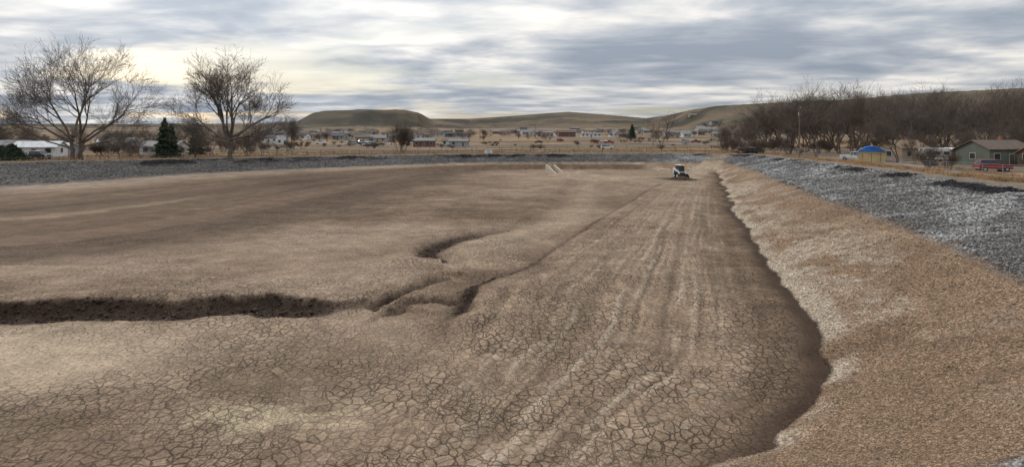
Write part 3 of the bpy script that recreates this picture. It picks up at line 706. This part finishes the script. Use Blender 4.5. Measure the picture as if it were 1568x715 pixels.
fence('wooden_fence',[gp(-60,118),gp(120,122),gp(300,132),gp(470,142),gp(640,160),gp(700,172)],1.25,3,wood,(.95,.6,.3),.06,.03)
fence('pipe_fence',[gp(380,175),gp(560,180),gp(760,195)],1.4,3.5,steel,(.98,.5),.06,.035)
fence('field_fence',[gp(640,230),gp(850,240),gp(1090,235)],1.3,4,wood,(.95,.5),.07,.02)
fence('field_fence',[gp(700,185),gp(900,190),gp(1080,190)],1.2,4,wood,(.95,.5),.07,.02)
# ------------------------------------------------------------------ inlet structure
e=group('concrete_inlet'); X0=(850-U0)/F*134; zb=tz(X0,134)
e.location=(X0,134,zb-.05); e.scale=(.85,.85,.85); e.rotation_euler=(0,0,.3)
for nm,dx in (('wing_wall_1',-.95),('wing_wall_2',.95)):
    B=MB(); B.prism([(-3.2,-.3),(-3.2,.25),(-2.6,.5),(3.2,2.1),(3.2,-.3)],dx-.19,dx+.19,conc); B.build(nm,(0,0,0),.0,e,bevel=.03)
B=MB(); B.box((0,0,.02),(1.5,6.2,.12),conc,Matrix.Rotation(.12,3,'X')); B.box((0,3.37,1.0),(2.3,.3,1.9),conc); B.cyl((0,3.15,.75),.4,.25,steel,'y',16); B.build('headwall',(0,0,0),.0,e,bevel=.02)
B=MB(); 
B.box((0,0,.6),(1.9,1.2,1.2),white); B.box((0,0,1.25),(2.1,1.4,.1),steel); B.box((0,-.62,.6),(.7,.04,.9),trim); x,y=gp(748,172); B.build('pump_box',(x,y,tz(x,y)),0,bevel=.02)
# ------------------------------------------------------------------ skid steer
sx0=(1041-U0)/F*121; sk=group('skid_steer_loader'); sk.location=(sx0,121,tz(sx0,121)+.02); sk.rotation_euler=(0,0,.22); sk.scale=(.98,.98,1.15)
B=MB(); B.prism([(-1.0,.3),(-1.05,.75),(-.5,.95),(1.3,1.1),(1.45,.95),(1.45,.35)],-.52,.52,blk); B.box((0,1.15,1.2),(1.0,.7,.35),white); B.build('chassis',parent=sk,bevel=.04)
B=MB()
for s in (-1,1):
    for y in (-.62,.62):
        B.cyl((s*.72,y,.42),.42,.32,rubber,'x',20); B.cyl((s*.885,y,.42),.2,.03,white,'x',14)
B.build('wheels',parent=sk,bevel=.03)
B=MB()
for s in (-1,1):
    for y in (-.75,.7): B.box((s*.46,y,1.5),(.08,.1,1.15),blk)
    B.box((s*.455,0,1.5),(.02,1.3,1.0),glass)
B.box((0,0,2.1),(1.06,1.7,.1),white); B.box((0,-.74,1.5),(.84,.03,1.05),glass); B.box((0,-.79,1.0),(.95,.06,.12),white); B.box((0,.78,1.5),(.84,.03,1.0),glass)
for s in (-1,1): B.box((s*.36,-.83,2.0),(.14,.06,.1),mat('work_lamp',(.7,.7,.65),.3,.1))
B.build('cab',parent=sk,bevel=.02)
B=MB()
for s in (-1,1):
    B.prism([(1.3,1.25),(1.4,1.55),(1.2,1.62),(-.9,1.15),(-1.3,.55),(-1.35,.3),(-1.2,.28),(-1.1,.6),(-.8,.98),(1.1,1.35)],s*.66-.07,s*.66+.07,white)
    B.prism([(1.1,.5),(1.45,.5),(1.45,1.5),(1.2,1.5)],s*.62-.06,s*.62+.06,white)
B.cyl((0,-1.1,.6),.06,1.3,blk,'x'); B.build('lift_arms',parent=sk,bevel=.015)
B=MB(); pf=[(-1.25,.75),(-1.3,.1),(-1.45,.02),(-2.1,.02),(-2.1,.06),(-1.5,.09),(-1.36,.16),(-1.31,.75)]
B.prism(pf,-.95,.95,blk)
for s in (-1,1): B.prism([(-1.25,.75),(-1.3,.05),(-2.05,.05),(-1.7,.45)],s*.95-.02,s*.95+.02,blk)
B.build('bucket',parent=sk)
q=np.random.RandomState(3); n=500; a=q.uniform(0,6.28,n); r_=np.abs(q.randn(n))*.8
px=sx0-.5+r_*np.cos(a)*1.6; py=117.8+r_*np.sin(a); pz=terrain(px,py)+np.clip(.55-.35*r_,0,1)*q.uniform(.2,1,n)
rocks('dirt_pile',px,py,pz,q.uniform(.2,.5,n),np.tile([[.10,.07,.045]],(n,1))*q.uniform(.7,1.3,(n,1)),RM)
# ------------------------------------------------------------------ dry grass
def grass(name,n,rmin,rmax,a0,a1,cond,hs,col):
    x,y,r=scatter(n,rmin,rmax,a0,a1); zz=terrain(x,y)
    io=~inside(x,y,RIM); dR=pdist(x,y,RIM,True)[0]
    k=io&cond(dR,x,y)&(fbm(x*.4,y*.4,3)>.42); x,y,zz=x[k],y[k],zz[k]; n=len(x)
    nb=5; x=np.repeat(x,nb)+rr.randn(n*nb)*.12; y=np.repeat(y,nb)+rr.randn(n*nb)*.12; zz=np.repeat(zz,nb)-.03
    h=rr.uniform(.4,1,n*nb)*hs; a=rr.uniform(0,6.28,n*nb); lx=rr.randn(n*nb)*.3*h; ly=rr.randn(n*nb)*.3*h
    w=np.clip(np.hypot(x,y)/2200,.012,.05)
    V=np.stack([np.stack([x-np.cos(a)*w,y-np.sin(a)*w,zz],1),np.stack([x+np.cos(a)*w,y+np.sin(a)*w,zz],1),np.stack([x+lx,y+ly,zz+h],1)],1).reshape(-1,3)
    mesh_np(name,V,np.arange(len(V)).reshape(-1,3),3,[col]); print(name,n)
straw=mat('dry_grass_blades',(.34,.21,.10),.95,.45,.6)
grass('dry_grass',60000,35,170,22,44,lambda d,x,y:(d>2.2)&(d<22)&~((d>14)&(d<20)),.42,straw)
grass('dry_grass',50000,85,260,-44,22,lambda d,x,y:(d>3.2)&(d<70),.5,straw)

# ------------------------------------------------------------------ world
w=bpy.data.worlds.new('World'); scene.world=w; w.use_nodes=True; nt=w.node_tree; N=nt.nodes; N.clear(); Lk=nt.links.new
SE=math.radians(27); SA=math.radians(-42)
sky=N.new('ShaderNodeTexSky'); sky.sky_type='NISHITA'; sky.sun_disc=False; sky.sun_elevation=SE; sky.sun_rotation=SA; sky.air_density=1.0; sky.dust_density=1.5
b1=N.new('ShaderNodeBackground'); b1.inputs[1].default_value=.085; Lk(sky.outputs[0],b1.inputs[0])
tc=N.new('ShaderNodeTexCoord'); sp=N.new('ShaderNodeSeparateXYZ'); Lk(tc.outputs['Generated'],sp.inputs[0])
def mth(op,a,b=None,c=None,cl=False):
    n=N.new('ShaderNodeMath'); n.operation=op; n.use_clamp=cl
    for i,x in enumerate((a,b,c)):
        if x is None: continue
        if isinstance(x,(int,float)): n.inputs[i].default_value=x
        else: Lk(x,n.inputs[i])
    return n.outputs[0]
zc=mth('ADD',mth('MAXIMUM',sp.outputs[2],0),.085)
cx=mth('DIVIDE',sp.outputs[0],zc); cy=mth('DIVIDE',sp.outputs[1],zc)
cb=N.new('ShaderNodeCombineXYZ'); Lk(cx,cb.inputs[0]); Lk(cy,cb.inputs[1])
def nz(s,d,off,dist=0,rough=.55,rot=0,sc=(1,1,1)):
    v=N.new('ShaderNodeMapping'); Lk(cb.outputs[0],v.inputs[0]); v.inputs[1].default_value=off; v.inputs[2].default_value=(0,0,rot); v.inputs[3].default_value=sc
    n=N.new('ShaderNodeTexNoise'); n.inputs['Scale'].default_value=s; n.inputs['Detail'].default_value=d; n.inputs['Distortion'].default_value=dist; n.inputs['Roughness'].default_value=rough; Lk(v.outputs[0],n.inputs['Vector']); return n.outputs['Fac']
na1=nz(.55,8,(3.1,1.7,0),.4,.56); nb1=nz(1.5,5,(7,3,0),.3,.5,.5,(1,1.5,1))
mixn=mth('MULTIPLY_ADD',mth('SUBTRACT',nb1,.5),.5,na1)
rp=N.new('ShaderNodeValToRGB'); Lk(mixn,rp.inputs[0]); cr=rp.color_ramp
cr.elements[0].position=.34; cr.elements[0].color=(.29,.33,.395,1); cr.elements[1].position=.65; cr.elements[1].color=(.84,.81,.765,1)
e_=cr.elements.new(.45); e_.color=(.40,.435,.485,1); e_=cr.elements.new(.54); e_.color=(.57,.58,.595,1)
vd=N.new('ShaderNodeVectorMath'); vd.operation='DOT_PRODUCT'; Lk(tc.outputs['Generated'],vd.inputs[0]); ga=math.radians(-24); vd.inputs[1].default_value=(math.sin(ga)*.985,math.cos(ga)*.985,.17)
glow=mth('POWER',mth('MAXIMUM',vd.outputs['Value'],0),16)
zen=mth('MULTIPLY_ADD',mth('MAXIMUM',sp.outputs[2],0),2.2,mth('MULTIPLY_ADD',glow,.25,.87))
b2=N.new('ShaderNodeBackground'); Lk(rp.outputs[0],b2.inputs[0]); Lk(zen,b2.inputs[1])
gap=nz(.4,5,(20,11,0),.3); mrn=N.new('ShaderNodeMapRange'); mrn.interpolation_type='SMOOTHSTEP'; Lk(gap,mrn.inputs[0]); mrn.inputs[1].default_value=.5; mrn.inputs[2].default_value=.62; mrn.inputs[3].default_value=1; mrn.inputs[4].default_value=.4
ms=N.new('ShaderNodeMixShader'); Lk(mrn.outputs[0],ms.inputs[0]); Lk(b1.outputs[0],ms.inputs[1]); Lk(b2.outputs[0],ms.inputs[2])
o=N.new('ShaderNodeOutputWorld'); Lk(ms.outputs[0],o.inputs[0])
sd=bpy.data.lights.new('sun','SUN'); sd.energy=1.5; sd.angle=math.radians(11); sd.color=(1,.92,.82)
so=bpy.data.objects.new('sun',sd); scene.collection.objects.link(so)
dv=Vector((math.sin(SA)*math.cos(SE),math.cos(SA)*math.cos(SE),math.sin(SE))); so.rotation_euler=dv.to_track_quat('Z','Y').to_euler()
# ------------------------------------------------------------------ camera
cd=bpy.data.cameras.new('camera'); co=bpy.data.objects.new('camera',cd); scene.collection.objects.link(co); scene.camera=co
cd.sensor_width=36; cd.lens=36/(2*U0/F); cd.shift_y=-(357.5-V0)/1568; cd.clip_end=12000; cd.clip_start=.1
co.location=(0,0,CZ); co.rotation_euler=(math.radians(90),0,0)
scene.view_settings.view_transform='Standard'; scene.view_settings.look='None'; scene.view_settings.exposure=0
print('done',time.time()-T0)
